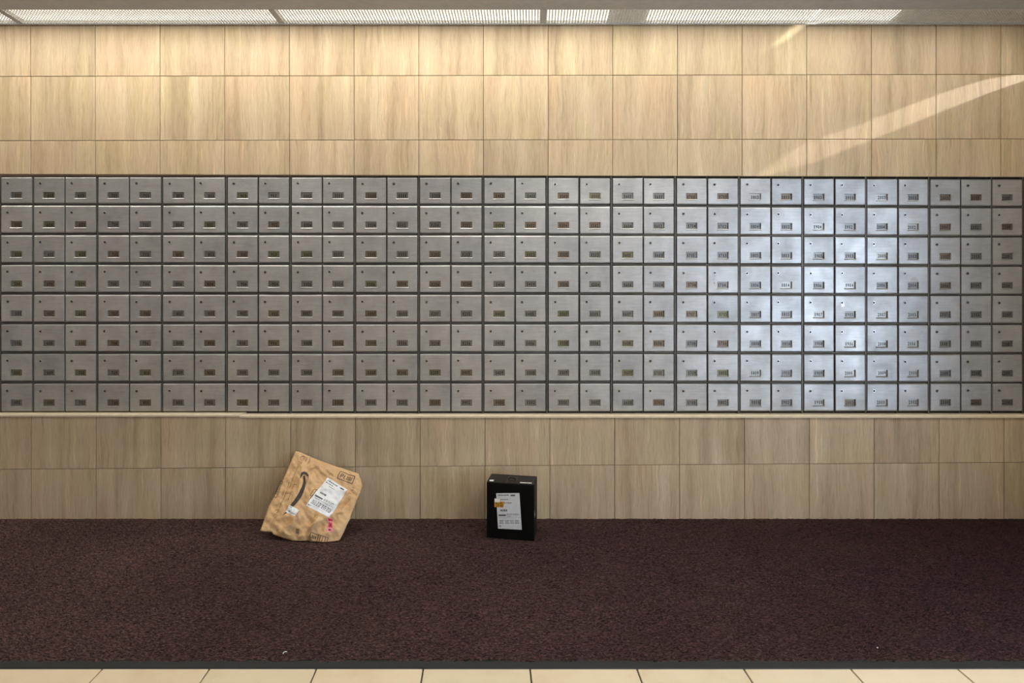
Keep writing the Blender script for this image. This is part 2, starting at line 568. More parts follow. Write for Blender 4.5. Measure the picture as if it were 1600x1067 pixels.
# the rest of the lobby floor, out of the picture, joined into one
mb = MB()
y = Y0 - PITCH * 3
while y > Y_FRONT:
    yf = max(y - PITCH, Y_FRONT)
    for k in range(nx0, nx1):
        a = max(X0 + PITCH * k, X_LEFT + 0.002)
        b = min(X0 + PITCH * (k + 1), X_RIGHT - 0.002)
        if b - a > 0.02:
            mb.box(a + 0.0024, b - 0.0024, yf + 0.0024, y - 0.0024, -0.008, 0.0)
    y = yf - 1e-6 if yf > Y_FRONT else Y_FRONT
o = mb.build('lobby_floor_tiles', M_FLOOR, floor)
o['kind'] = 'stuff'

# ------------------------------------------------------------------ cove light strip
def cove_pt(px_back, t, up=0.0):
    """point on the sloping louvre plane: t = distance from its back edge towards the room"""
    y = -0.020 - t
    xb = (px_back - VX) * 2.98 / F_PX
    return Vector((xb - 0.0674 * t, y, ZC + 1.160 + 0.1036 * t + up))


T_FRONT = 0.1290
SECTIONS = [(-368, 33, ((0.02, 0.98),)), (33, 441, ((0.015, 0.985),)), (441, 849, ((0.015, 0.985),)), (849, 1262, ((0.012, 0.24), (0.385, 0.999))), (1262, 1674, ((0.001, 0.31),))]
names = ['white louvred cove light over the tiles at the far end with its lamp lit', 'lit louvred cove light over the wall above the brown mailer',
         'lit louvred cove light in the middle, between two grey bars', 'louvred cove light with a dark gap between its two lit tubes',
         'louvred cove light lit only at one end, dark towards the entrance', 'short unlit louvred cove light in the corner by the entrance']
for si, (p0, p1, lit) in enumerate(SECTIONS):
    root = empty('cove_light', cove_pt((p0 + p1) / 2, T_FRONT / 2))
    tag(root, names[si], 'light', 'louvred lights in the ceiling cove')
    off = root.location.copy()
    bar0 = 4.2 if si not in (4,) else 2.0
    bar1 = 4.2 if si not in (3,) else 2.0
    a0, a1 = p0 + bar0, p1 - bar1
    def P(px, t, up=0.0):
        return cove_pt(px, t, up) - off
    # perforated louvre: long strips and cross strips
    m = MB()
    L = (a1 - a0) * 2.98 / F_PX
    nc = max(4, int(round(L / 0.0135)))
    nr = 10
    w = 0.0029
    th = 0.0012
    def strip(c0, c1, half_dir):
        q = [c0 - half_dir, c1 - half_dir, c1 + half_dir, c0 + half_dir]
        up = Vector((0, 0, th))
        m.add(q + [p + up for p in q], [(0, 3, 2, 1), (4, 5, 6, 7), (0, 1, 5, 4), (1, 2, 6, 5), (2, 3, 7, 6), (3, 0, 4, 7)])
    for i in range(nc + 1):
        px = a0 + (a1 - a0) * i / nc
        strip(P(px, 0.004), P(px, T_FRONT - 0.002), Vector((w, 0, 0)))
    for j in range(nr + 1):
        t = 0.004 + (T_FRONT - 0.006) * j / nr
        strip(P(a0, t), P(a1, t), Vector((0, -w, 0.1036 * w)))
    lo_ = m.build('louvre', M_LOUV, root)
    lo_['kind'] = 'stuff'
    # frame: back rail and end bars
    m = MB()
    bk = [P(p0, -0.001, -0.004), P(p1, -0.001, -0.004), P(p1, 0.0045, -0.004), P(p0, 0.0045, -0.004)]
    m.add(bk + [p + Vector((0, 0, 0.011)) for p in bk], [(0, 1, 2, 3), (7, 6, 5, 4), (0, 4, 5, 1), (1, 5, 6, 2), (2, 6, 7, 3), (3, 7, 4, 0)])
    m.build('back_rail', M_CEIL, root)
    for (e0, e1) in ((p0, a0), (a1, p1)):
        if (si == 3 and e1 == p1) or (si == 4 and e0 == p0):
            continue
        m = MB()
        q = [P(e0, 0.002, -0.002), P(e1, 0.002, -0.002), P(e1, T_FRONT, -0.002), P(e0, T_FRONT, -0.002)]
        m.add(q + [p + Vector((0, 0, 0.008)) for p in q], [(0, 1, 2, 3), (7, 6, 5, 4), (0, 4, 5, 1), (1, 5, 6, 2), (2, 6, 7, 3), (3, 7, 4, 0)])
        m.build('end_bar', M_CEIL, root)
    # housing: open white trough above the louvre
    m = MB()
    zt = 0.105
    c = [P(p0, 0.0, 0.006), P(p1, 0.0, 0.006), P(p1, T_FRONT - 0.003, 0.006), P(p0, T_FRONT - 0.003, 0.006)]
    tp = [Vector((p.x, p.y, c[0].z + zt)) for p in c]
    m.add(c + tp, [(4, 5, 6, 7), (0, 4, 5, 1), (2, 6, 7, 3)])
    m.build('housing', M_CEIL, root)
    for (u0, u1) in lit:
        g0, g1 = p0 + (p1 - p0) * u0, p0 + (p1 - p0) * u1
        q = [P(g0, 0.003, 0.013), P(g1, 0.003, 0.013), P(g1, T_FRONT - 0.006, 0.013), P(g0, T_FRONT - 0.006, 0.013)]
        m = MB()
        m.add(q + [p + Vector((0, 0, 0.004)) for p in q], [(0, 1, 2, 3), (7, 6, 5, 4), (0, 4, 5, 1), (1, 5, 6, 2), (2, 6, 7, 3), (3, 7, 4, 0)])
        m.build('lamp_lens', M_TUBE, root)

# ------------------------------------------------------------------ mailbox bank
COLX = [(0.8, 48.5), (52, 99.5), (101.2, 148.8), (152.5, 200.5), (202.2, 250.5), (254, 302), (303.7, 350.6), (355, 401.8), (404, 451), (455.2, 502.5), (504.2, 551.8),
        (556, 603), (605, 652), (656, 703.5), (705.3, 752.5), (756.6, 803.7), (806, 852.6), (857.3, 904), (906.6, 953.4), (957.8, 1004.5), (1006.4, 1053.3), (1058, 1104.6),
        (1107, 1153.5), (1157.6, 1204.5), (1206.8, 1252.8), (1257.3, 1303.4), (1306.3, 1352.4), (1356, 1402.8), (1405.5, 1450.7), (1455, 1501.3), (1503.2, 1549.6), (1552.4, 1598.2)]
RY = {25: [276.2, 321, 367.6, 414, 460.6, 507, 553.2, 599.6], 800: [277.0, 322, 368, 414.6, 461, 507.2, 553.2, 599.6],
      1200: [278.5, 324, 369.6, 416, 461.6, 507.5, 553.6, 599.9], 1500: [280, 325.2, 371, 416.7, 462.2, 508, 554.2, 599.6]}
BOT8 = {25: 643.0, 800: 643.0, 1200: 642.6, 1500: 642.4}


def row_y(r, x):
    return float(np.interp(x, sorted(RY), [RY[k][r] for k in sorted(RY)]))


def row_h(r, x):
    if r == 7:
        return float(np.interp(x, sorted(BOT8), [BOT8[k] for k in sorted(BOT8)])) - row_y(7, x)
    return 41.3 if r == 0 else 42.6


def box_number(c, r):
    """bank numbering: each floor's 03-16, then 01-02 of the next, eight to a column; there is no 13th floor"""
    pairs = [5, 6, 7, 8, 9, 10, 11, 12, 14, 15, 16, 17, 18, 19, 20, 21, 22]
    if c % 2 == 1:                                   # first column of a pair
        return pairs[(c + 1) // 2] * 100 + 3 + r
    p = c // 2
    if r < 6:
        return pairs[p] * 100 + 11 + r
    return pairs[p + 1] * 100 + (r - 5)


DOOR_Y = 0.004                     # door faces
DW, DH = 47.0 * DIST / F_PX, 42.6 * DIST / F_PX
S = DIST / F_PX


def door_mesh():
    ch, sc, cd_, dep = 0.0048, 0.0013, 0.0031, 0.018
    hx, hz = DW / 2, DH / 2
    # window in the face, from px offsets within the door
    wx0, wx1 = -hx + 14.4 * S, -hx + 32.2 * S
    wz1, wz0 = hz - 24.2 * S, hz - 34.2 * S
    rec = 0.0095
    fx0, fx1, fz0, fz1 = -hx + sc, hx - sc, -hz + ch, hz - ch
    v = [(fx0, 0, fz0), (fx1, 0, fz0), (fx1, 0, fz1), (fx0, 0, fz1)]                       # 0-3 face
    v += [(-hx, cd_, -hz), (hx, cd_, -hz), (hx, cd_, hz), (-hx, cd_, hz)]                      # 4-7 chamfer
    v += [(-hx, dep, -hz), (hx, dep, -hz), (hx, dep, hz), (-hx, dep, hz)]                  # 8-11 back of sides
    v += [(wx0, 0, wz0), (wx1, 0, wz0), (wx1, 0, wz1), (wx0, 0, wz1)]                      # 12-15 window
    v += [(wx0, rec, wz0), (wx1, rec, wz0), (wx1, rec, wz1), (wx0, rec, wz1)]              # 16-19 window back
    f = [(0, 1, 13, 12), (1, 2, 14, 13), (2, 3, 15, 14), (3, 0, 12, 15)]
    for i in range(4):
        j = (i + 1) % 4
        f += [(4 + i, 4 + j, j, i), (8 + i, 8 + j, 4 + j, 4 + i), (12 + i, 12 + j, 16 + j, 16 + i)]
    # little sill under the window
    l0, l1, d = wx0 - 0.0018, wx1 + 0.0012, 0.0022
    n = len(v)
    v += [(l0, 0, wz0 + 0.0002), (l1, 0, wz0 + 0.0002), (l1, -d, wz0 - 0.0030), (l0, -d, wz0 - 0.0030), (l0, 0, wz0 - 0.0052), (l1, 0, wz0 - 0.0052)]
    f += [(n, n + 3, n + 2, n + 1), (n + 3, n + 4, n + 5, n + 2), (n, n + 4, n + 3), (n + 1, n + 2, n + 5)]
    me = bpy.data.meshes.new('door')
    me.from_pydata(v, [], f)
    me.update()
    me.materials.append(M_STEEL)
    return me, (wx0, wx1, wz0, wz1, rec)


DOOR, (WX0, WX1, WZ0, WZ1, REC) = door_mesh()


def lock_mesh():
    m = MB()
    m.tube((0, 0.001, 0), (0, -0.0022, 0), 0.0078, 16, True, 0.0068)
    me = bpy.data.meshes.new('lock')
    n1 = len(m.f)
    m.tube((0, -0.0021, 0), (0, -0.0032, 0), 0.0048, 12)
    n2 = len(m.f)
    m.box(-0.0008, 0.0008, -0.0036, -0.0031, -0.0032, 0.0032)
    me.from_pydata(m.v, [], m.f)
    me.update()
    for mm in (M_LOCK, M_KEY):
        me.materials.append(mm)
    for i, p in enumerate(me.polygons):
        p.material_index = 1 if i >= n1 else 0
    return me


LOCK = lock_mesh()
CARDS = []
for mm in M_CARDS:
    me = bpy.data.meshes.new('number_card')
    b = MB().box(WX0 + 0.0003, WX1 - 0.0003, REC - 0.0014, REC - 0.0002, WZ0 + 0.0003, WZ1 - 0.0003)
    me.from_pydata(b.v, [], b.f)
    me.materials.append(mm)
    CARDS.append(me)


def glyph(ch, bold=0.03):
    cu = bpy.data.curves.new('glyph', 'FONT')
    cu.body = ch
    cu.size = 1.0
    cu.offset = bold
    cu.resolution_u = 2
    cu.fill_mode = 'FRONT' if hasattr(cu, 'fill_mode') else cu.fill_mode
    ob = bpy.data.objects.new('glyph', cu)
    COL.objects.link(ob)
    dg = bpy.context.evaluated_depsgraph_get()
    dg.update()
    me = bpy.data.meshes.new_from_object(ob.evaluated_get(dg))
    vs = [(v.co.x, v.co.y) for v in me.vertices]
    fs = [tuple(p.vertices) for p in me.polygons]
    bpy.data.objects.remove(ob)
    bpy.data.meshes.remove(me)
    bpy.data.curves.remove(cu)
    xs = [p[0] for p in vs] or [0]
    ys = [p[1] for p in vs] or [0]
    return vs, fs, (min(xs), max(xs), min(ys), max(ys))


GLYPH = {}


def text_verts(s, width, height, advance=None):
    """flat lettering of a given overall size, origin at lower-left, in (u, v)"""
    adv = width / len(s)
    V, F = [], []
    for i, chh in enumerate(s):
        if chh == ' ':
            continue
        if chh not in GLYPH:
            GLYPH[chh] = glyph(chh)
        vs, fs, (x0, x1, y0, y1) = GLYPH[chh]
        wq = adv * (0.84 if chh not in '1I' else 0.42)
        kx = wq / max(1e-6, x1 - x0)
        ky = height / max(1e-6, y1 - y0)
        ox = adv * (i + 0.5) - wq / 2
        n = len(V)
        V += [(ox + (x - x0) * kx, (y - y0) * ky) for x, y in vs]
        F += [tuple(j + n for j in f) for f in fs]
    return V, F


ORD = ['first', 'second', 'third', 'fourth', 'fifth', 'sixth', 'seventh', 'eighth', 'ninth', 'tenth', 'eleventh', 'twelfth', 'thirteenth', 'fourteenth', 'fifteenth', 'sixteenth',
       'seventeenth', 'eighteenth', 'nineteenth', 'twentieth', 'twenty-first', 'twenty-second', 'twenty-third', 'twenty-fourth', 'twenty-fifth', 'twenty-sixth', 'twenty-seventh',
       'twenty-eighth', 'twenty-ninth', 'thirtieth', 'thirty-first', 'thirty-second']
ROWN = ['top row', 'second row', 'third row', 'fourth row', 'fifth row', 'sixth row', 'seventh row', 'bottom row']
SPECIAL = {(22, 3): 'scratched', (28, 3): 'stained', (29, 6): 'crooked', (26, 4): 'dented-lock'}

# fixed steel frame behind the doors: back panel, posts between the pairs, rails between the rows
fr = empty('mailbox_rack', pw(800, 460, 0.03))
tag(fr, 'dark steel frame of posts and rails behind all the mailbox doors', 'frame')
fo = fr.location.copy()
zt, zb = pw(0, 274.5).z, pw(0, 647).z
xl, xr = pw(BANK_L, 0).x + 0.002, pw(BANK_R, 0).x - 0.002


def fbox(name, x0, x1, y0, y1, z0, z1, mat):
    return MB().box(x0 - fo.x, x1 - fo.x, y0 - fo.y, y1 - fo.y, z0 - fo.z, z1 - fo.z).build(name, mat, fr)


fbox('back_panel', xl, xr, 0.024, 0.058, zb, zt, M_DARK)
for i in range(0, 33, 1):
    if i == 0:
        c = (COLX[0][0] - 2.0)
    elif i == 32:
        c = COLX[31][1] + 2.0
    else:
        c = (COLX[i - 1][1] + COLX[i][0]) / 2
    wide = (i % 2 == 1) or i in (0, 32)
    hw = (1.1 if wide else 0.45) * S
    X = pw(c, 0).x
    fbox('post', X - hw, X + hw, 0.008 if wide else 0.014, 0.024, zb, zt, M_FRAME)
for r in range(1, 8):
    vs = []
    for px in (BANK_L + 1, 800, 1200, BANK_R - 1):
        yy = row_y(r, px) - 1.9
        p = pw(px, yy)
        vs += [(p.x - fo.x, 0.012 - fo.y, p.z - 0.0022 - fo.z), (p.x - fo.x, 0.012 - fo.y, p.z + 0.0022 - fo.z), (p.x - fo.x, 0.0235 - fo.y, p.z + 0.0022 - fo.z), (p.x - fo.x, 0.0235 - fo.y, p.z - 0.0022 - fo.z)]
    fs = []
    for s in range(3):
        for i in range(4):
            j = (i + 1) % 4
            fs.append((4 * s + i, 4 * s + j, 4 * s + 4 + j, 4 * s + 4 + i))
    mesh_obj('rail', vs, fs, M_FRAME, fr)

for c in range(32):
    x0, x1 = COLX[c]
    for r in range(8):
        xc = (x0 + x1) / 2
        y0, h = row_y(r, xc), row_h(r, xc)
        ctr = pw(xc, y0 + h / 2, 0.0)
        num = box_number(c, r)
        root = empty('mailbox', (ctr.x, DOOR_Y, ctr.z))
        sp = SPECIAL.get((c, r))
        adj = {'scratched': 'scratched steel', 'stained': 'stained steel', 'crooked': 'crooked steel', 'dented-lock': 'shiny-scuffed steel'}.get(sp, 'steel')
        tag(root, f'{adj} mailbox numbered {num}, {ROWN[r]}, {ORD[c]} column from the left', 'mailbox', 'numbered mailboxes in the wall bank')
        rz = rnd.uniform(-0.0045, 0.0045) if sp != 'crooked' else -0.016
        root.rotation_euler = (rnd.uniform(-0.005, 0.005), rz * 0.6, rnd.uniform(-0.006, 0.006))
        d = link('door', DOOR, root)
        d.scale = ((x1 - x0) * S / DW, 1, h * S / DH)
        lk = link('lock', LOCK, root, (-DW / 2 + (10.1 + rnd.uniform(-0.3, 0.3)) * S, 0, DH / 2 - (10.8 + rnd.uniform(-0.4, 0.4)) * S))
        lk.rotation_euler = (0, rnd.uniform(-0.9, 0.9), 0)
        lk.scale = (1, rnd.uniform(0.8, 1.3), 1)
        if 22 < c:
            ci = rnd.choices([0, 3, 1], [3, 5, 1])[0] if c < 29 else rnd.choices([0, 1], [4, 1])[0]
        else:
            ci = rnd.choices([0, 1, 2], [5, 3, 2])[0]
        cd = link('number_card', CARDS[ci], root)
        s = str(num)
        tw = (3.1 * len(s) + 0.4) * S
        V, Fq = text_verts(s, tw, 5.5 * S)
        tx = WX0 + (WX1 - WX0) * 0.50 - tw / 2 + rnd.uniform(-1.0, 1.2) * S
        tz = WZ0 + rnd.uniform(1.3, 2.2) * S
        mesh_obj('number', [(tx + a, REC - 0.0017, tz + b) for a, b in V], Fq, M_INK, cd)
        if sp == 'scratched':
            m = MB()
            for _ in range(16):
                t = rnd.random()
                ax = -DW / 2 + (10.5 - 2.5 * math.sin(t * 3.0) + rnd.uniform(-1, 1)) * S
                az = DH / 2 - (13 + 19 * t) * S
                L = rnd.uniform(0.002, 0.006)
                m.add([(ax, -0.0003, az), (ax + 0.0016, -0.0003, az + 0.001), (ax + L, -0.0003, az + L), (ax + L - 0.0012, -0.0003, az + L + 0.0008)], [(0, 1, 2, 3)])
            m.build('scratch', plain('scratch_grey', (0.12, 0.12, 0.12), 0.6, 0.5), root)
        if sp == 'stained':
            vs = [(0.004 + 0.020 * math.cos(t * math.pi / 19), -0.0003, WZ1 + 0.001 + 0.023 * math.sin(t * math.pi / 19)) for t in range(20)]
            mesh_obj('stain', vs, [tuple(range(19, -1, -1))], plain('stain_grey', (0.345, 0.345, 0.345), 0.46, 0.75), root)
        if sp == 'dented-lock':
            ax, az = -DW / 2 + 11.5 * S, DH / 2 - 14.5 * S
            vs = [(ax + 0.010 * math.cos(t * math.pi / 6) * (1 + 0.3 * (t % 3)) * 0.7, -0.0003, az + 0.010 * math.sin(t * math.pi / 6)) for t in range(12)]
            mesh_obj('scuff', vs, [tuple(range(11, -1, -1))], plain('bright_scuff', (0.85, 0.86, 0.88), 0.4, 0.3), root)

# ------------------------------------------------------------------ carpet runner
def vnoise(x, y, seed):
    r = np.random.RandomState(seed)
    tab = r.rand(256, 256)
    xi, yi = np.floor(x).astype(int), np.floor(y).astype(int)
    fx, fy = x - xi, y - yi
    fx, fy = fx * fx * (3 - 2 * fx), fy * fy * (3 - 2 * fy)
    g = lambda i, j: tab[np.mod(i, 256), np.mod(j, 256)]
    return (g(xi, yi) * (1 - fx) + g(xi + 1, yi) * fx) * (1 - fy) + (g(xi, yi + 1) * (1 - fx) + g(xi + 1, yi + 1) * fx) * fy


CZ = 0.010
CY0, CY1 = -1.100, Y_LOW - 0.001
runner = empty('carpet_runner', (0, -0.55, 0.0))
tag(runner, 'long dark maroon carpet runner with black rubber edge along the tiled wall', 'carpet')
RO = runner.location.copy()
nx, ny = 1000, 230
xs = np.linspace(X_LEFT + 0.01, X_RIGHT - 0.01, nx)
ys = np.linspace(CY0, CY1, ny)
GX, GY = np.meshgrid(xs, ys)
# short tufted waves whose direction wanders
ang = 0.9 * (vnoise(GX * 3.1, GY * 4.0, 1) - 0.5) + 0.15
u = GX * np.cos(ang) + GY * np.sin(ang)
w = -GX * np.sin(ang) + GY * np.cos(ang)
h = 0.55 * vnoise(u * 26, w * 95, 2) + 0.45 * vnoise(u * 55 + 9, w * 120 + 4, 3) + 0.35 * vnoise(GX * 130, GY * 150, 4)
h = (h - h.mean()) * 0.013
GYo = GY.copy()
GYo[0] += (vnoise(xs * 24, xs * 0, 6) - 0.5) * 0.010 + (vnoise(xs * 90, xs * 0, 8) - 0.5) * 0.006
GZ = CZ + h
GZ[-8:] = CZ + h[-8:] * np.linspace(0.9, 0.15, 8)[:, None]
under = ((GX > -1.2) & (GX < -0.45) & (GY > -0.42)) | ((GX > -0.05) & (GX < 0.24) & (GY > -0.30))
GZ = np.where(under, np.minimum(GZ, 0.0100), GZ)
GZ[0] = 0.006
GZ[-1] = 0.004
vs = np.stack([GX - RO.x, GYo - RO.y, GZ - RO.z], -1).reshape(-1, 3)
idx = np.arange(nx * ny).reshape(ny, nx)
q = np.stack([idx[:-1, :-1], idx[:-1, 1:], idx[1:, 1:], idx[1:, :-1]], -1).reshape(-1, 4)
me = bpy.data.meshes.new('pile')
me.vertices.add(len(vs))
me.vertices.foreach_set('co', vs.ravel())
me.loops.add(q.size)
me.loops.foreach_set('vertex_index', q.ravel().astype(np.int32))
me.polygons.add(len(q))
me.polygons.foreach_set('loop_start', (np.arange(len(q)) * 4).astype(np.int32))
me.update(calc_edges=True)
me.validate()
me.polygons.foreach_set('use_smooth', [True] * len(me.polygons))
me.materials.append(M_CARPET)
pile = link('pile', me, runner)
pile['kind'] = 'stuff'
x0, x1 = X_LEFT + 0.01, X_RIGHT - 0.01
prof = [(-1.128, 0.0), (-1.126, 0.0028), (-1.104, 0.0065), (-1.090, 0.0068), (-1.085, 0.0)]
vs = [(x - RO.x, y - RO.y, z) for x in (x0, x1) for y, z in prof]
mesh_obj('rubber_edge', vs, [(i, i + 1, 6 + i, 5 + i) for i in range(4)] + [(0, 5, 9, 4)], M_RUBBER, runner)
mesh_obj('rubber_backing', *(lambda b: (b.v, b.f))(MB().box(x0, x1, CY0 + 0.02 - RO.y, CY1 - RO.y, 0.0, 0.0035)), M_RUBBER, runner)

# small crumbs of lint lying on the runner and its edge
for (px, py, lab) in ((446, 1022, 'curled white scrap lying at the runner edge before the brown mailer'), (1371, 1012, 'tiny white speck of lint on the dark runner towards the entrance')):
    d = F_PX * (ZC - 0.013) / (py - VY)
    X, Y = (px - VX) * d / F_PX, d - DIST
    if px < 1000:
        pts = [Vector((0.0065 * math.cos(t), 0.0085 * math.sin(t), 0.004 + 0.0006 * t)) for t in np.linspace(1.3, 3.6, 8)]
        m = MB()
        for a, b in zip(pts, pts[1:]):
            m.tube(a, b, 0.0011, 6)
        o = m.build('paper_scrap', M_LABEL, None, (X, Y, 0.011))
    else:
        bm = bmesh.new()
        bmesh.ops.create_icosphere(bm, subdivisions=1, radius=0.0022)
        for v in bm.verts:
            v.co *= rnd.uniform(0.7, 1.2)
        me = bpy.data.meshes.new('lint_speck')
        bm.to_mesh(me)
        bm.free()
        me.materials.append(M_LABEL)
        o = link('lint_speck', me, None, (X, Y, 0.0135))
    tag(o, lab, 'litter')

# ------------------------------------------------------------------ black box
d_bl, d_br, d_bk = 2.773, 2.733, 2.886
CTOP = 0.0105
A = Vector(((760.3 - VX) * 2.773 / F_PX, 2.773 - DIST, CTOP))
B = Vector(((834.6 - VX) * 2.735 / F_PX, 2.735 - DIST, CTOP))
ex = (B - A).normalized()
BW, BD, BH = (B - A).length, 0.115, 0.2435
rz = math.atan2(ex.y, ex.x)
bx = empty('black_carton', ((A + B) / 2), rz)
tag(bx, 'black carton with carry handle and grey shipping label, standing on the runner', 'box')
# local frame: x along the front, y into depth, z up
e = 0.0015
def bevel_box(x0, x1, y0, y1, z0, z1, b):
    bm = bmesh.new()
    bmesh.ops.create_cube(bm, size=1.0)
    for v in bm.verts:
        v.co = Vector((x0 + (v.co.x + 0.5) * (x1 - x0), y0 + (v.co.y + 0.5) * (y1 - y0), z0 + (v.co.z + 0.5) * (z1 - z0)))
    bmesh.ops.bevel(bm, geom=list(bm.edges), offset=b, segments=2, affect='EDGES', profile=0.5)
    me = bpy.data.meshes.new('bevelled')
    bm.to_mesh(me)
    bm.free()
    return me


def bev(name, x0, x1, y0, y1, z0, z1, b, mat, parent):
    me = bevel_box(x0, x1, y0, y1, z0, z1, b)
    me.name = name
    me.materials.append(mat)
    return link(name, me, parent)


hw = BW / 2
bev('carton_body', -hw, hw, 0, BD, 0, BH - 0.004, 0.0018, M_BLACK, bx)
bev('lid_flap', -hw + 0.0006, hw - 0.0006, 0.0006, BD - 0.0006, BH - 0.0045, BH, 0.0016, M_BLACKTOP, bx)


def face_uv(u, v):
    """front face of the carton: u, v from crop pixels (730,720, scale 7.621)"""
    ix = (u - 222) / 570.0
    top, bot = 250 + ix * 40, 915 + ix * 45
    return -hw + ix * BW, BH * (1 - (v - top) / (bot - top))


def top_uv(u, v):
    ft, bt = 250, 150
    # front edge (222,250)-(790,290); back edge (275,150)-(805,185)
    for it in range(1):
        pass
    # invert bilinear by search
    best = None
    lo_a, hi_a, lo_b, hi_b = -0.05, 1.05, -0.05, 1.05
    a = b = 0.5
    for it in range(30):
        x = (1 - b) * (222 + 568 * a) + b * (275 + 530 * a)
        y = (1 - b) * (250 + 40 * a) + b * (150 + 35 * a)
        a += (u - x) / 550.0
        b += -((v - y)) / 100.0
    return -hw + a * BW, b * BD


def front_poly(name, pts, mat, parent, lift):
    vs = [(face_uv(*p)[0], -lift, face_uv(*p)[1]) for p in pts]
    n = len(vs)
    vs2 = [(x, 0.0003, z) for x, y, z in vs]
    fs = [tuple(range(n - 1, -1, -1))] + [(i, (i + 1) % n, n + (i + 1) % n, n + i) for i in range(n)]
    return mesh_obj(name, vs + vs2, fs, mat, parent)


def front_rects(name, rects, mat, parent, lift):
    m = MB()
    for (u0, v0, u1, v1) in rects:
        q = [(u0, v0), (u1, v0), (u1, v1), (u0, v1)]
        m.add([(face_uv(*p)[0], -lift, face_uv(*p)[1]) for p in q], [(3, 2, 1, 0)])
    return m.build(name, mat, parent)


lab = front_poly('shipping_label', [(338, 388), (617, 388), (646, 822), (360, 808)], M_GREYL, bx, 0.0008)
lab['label'] = 'pale grey printed shipping label'
rects = []
def words(u0, u1, v, h, dens=0.75, seed=0):
    r = random.Random(seed)
    out, u = [], u0
    while u < u1 - 3:
        w_ = r.uniform(6, 20)
        out.append((u, v, min(u1, u + w_), v + h))
        u += w_ + r.uniform(3, 7)
    return out
def codes(u0, v0, n, w_, h, seed):
    r = random.Random(seed)
    out = []
    u = u0
    for k in range(n):
        ww = r.uniform(1.5, 4)
        out.append((u, v0, u + ww, v0 + h))
        u += ww + r.uniform(1.5, 3.5)
        if u > u0 + w_:
            break
    return out
rects += words(355, 490, 404, 14, seed=1) + [(512, 405, 566, 424)] + words(365, 485, 458, 10, seed=2) + words(400, 528, 498, 11, seed=3)
rects += words(388, 470, 580, 24, seed=4) + [(368, 640, 456, 660)] + words(465, 615, 632, 6, seed=5) + words(465, 615, 645, 6, seed=6) + words(470, 520, 662, 6, seed=7)
rects += words(372, 640, 678, 3, seed=8) + words(375, 408, 770, 16, seed=9)
for k, (u0, w_) in enumerate(((380, 52), (448, 48), (508, 42), (562, 52))):
    for j in range(3):
        rects += words(u0, u0 + w_, 708 + 16 * j, 9, seed=20 + 5 * k + j)
front_rects('label_print', rects, M_TEXT, lab, 0.0010)
st = front_poly('sticker', [(318, 450), (386, 450), (392, 486), (440, 490), (424, 556), (316, 552)], M_AMBER, bx, 0.0013)
st['label'] = 'white and amber sticker overlapping the label'
front_rects('sticker_top', [(320, 451, 384, 492)], M_LABEL, st, 0.0015)
front_rects('sticker_print', [(330, 500, 352, 520), (360, 505, 372, 545), (382, 498, 412, 515), (336, 530, 356, 548), (384, 522, 420, 548)], M_AMBERD, st, 0.0015)


def top_rect(name, q, mat, parent, z0, z1):
    p = [top_uv(*a) for a in q]
    vs = [(x, y, z1) for x, y in p] + [(x, y, z0) for x, y in p]
    return mesh_obj(name, vs, [(3, 2, 1, 0), (0, 1, 5, 4), (1, 2, 6, 5), (2, 3, 7, 6), (3, 0, 4, 7)][:1] + [(0, 1, 5, 4), (1, 2, 6, 5), (2, 3, 7, 6), (3, 0, 4, 7)], mat, parent)


top_rect('tape_tab', [(254, 243), (304, 246), (308, 229), (262, 227)], M_LABEL, bx, BH - 0.001, BH + 0.0006)
m = MB()
for (u0, u1) in ((622, 640), (644, 662), (666, 690), (694, 712), (718, 736), (740, 757)):
    p = [top_uv(u0, 270 + (u0 - 620) * 0.06), top_uv(u1, 270 + (u1 - 620) * 0.06), top_uv(u1, 259 + (u1 - 620) * 0.06), top_uv(u0, 259 + (u0 - 620) * 0.06)]
    m.add([(x, y, BH + 0.0004) for x, y in p], [(0, 1, 2, 3)])
m.build('white_print', M_LABEL, bx)
# carry handle: folded plastic loop in a shallow well in the middle of the lid
hx0, hy0 = top_uv(450, 262)
hx1, hy1 = top_uv(592, 195)
hd = empty('handle', (0, 0, 0))
hd.parent = bx
cx_, cy_ = (hx0 + hx1) / 2, (hy0 + hy1) / 2
ww, dd = abs(hx1 - hx0), abs(hy1 - hy0)
box1 = MB().box(cx_ - ww / 2, cx_ + ww / 2, cy_ - dd / 2, cy_ + dd / 2, BH - 0.001, BH + 0.0012)
box1.build('handle_plate', M_HANDLE, hd)
m = MB()
arc = []
for k in range(13):
    t = math.pi * k / 12
    arc.append(Vector((cx_ - math.cos(t) * ww * 0.36, cy_ - dd * 0.05 + 0.004 * math.sin(t), BH + 0.001 + 0.008 * math.sin(t))))
for a, b in zip(arc, arc[1:]):
    m.tube(a, b, 0.0035, 8)
m.build('grip', M_HANDLE, hd, smooth=True)
# torn paper tab curling off the side
m = MB()
ts = np.linspace(-1, 1, 9)
zc_ = 0.115
vs = []
for t in ts:
    vs += [(hw + 0.0002, 0.006, zc_ + t * 0.017), (hw + 0.0004 + 0.0042 * (1 - t * t), 0.001, zc_ + t * 0.015)]
fs = [(2 * i, 2 * i + 2, 2 * i + 3, 2 * i + 1) for i in range(8)]
mesh_obj('torn_tab', vs, fs, M_LABEL, bx)

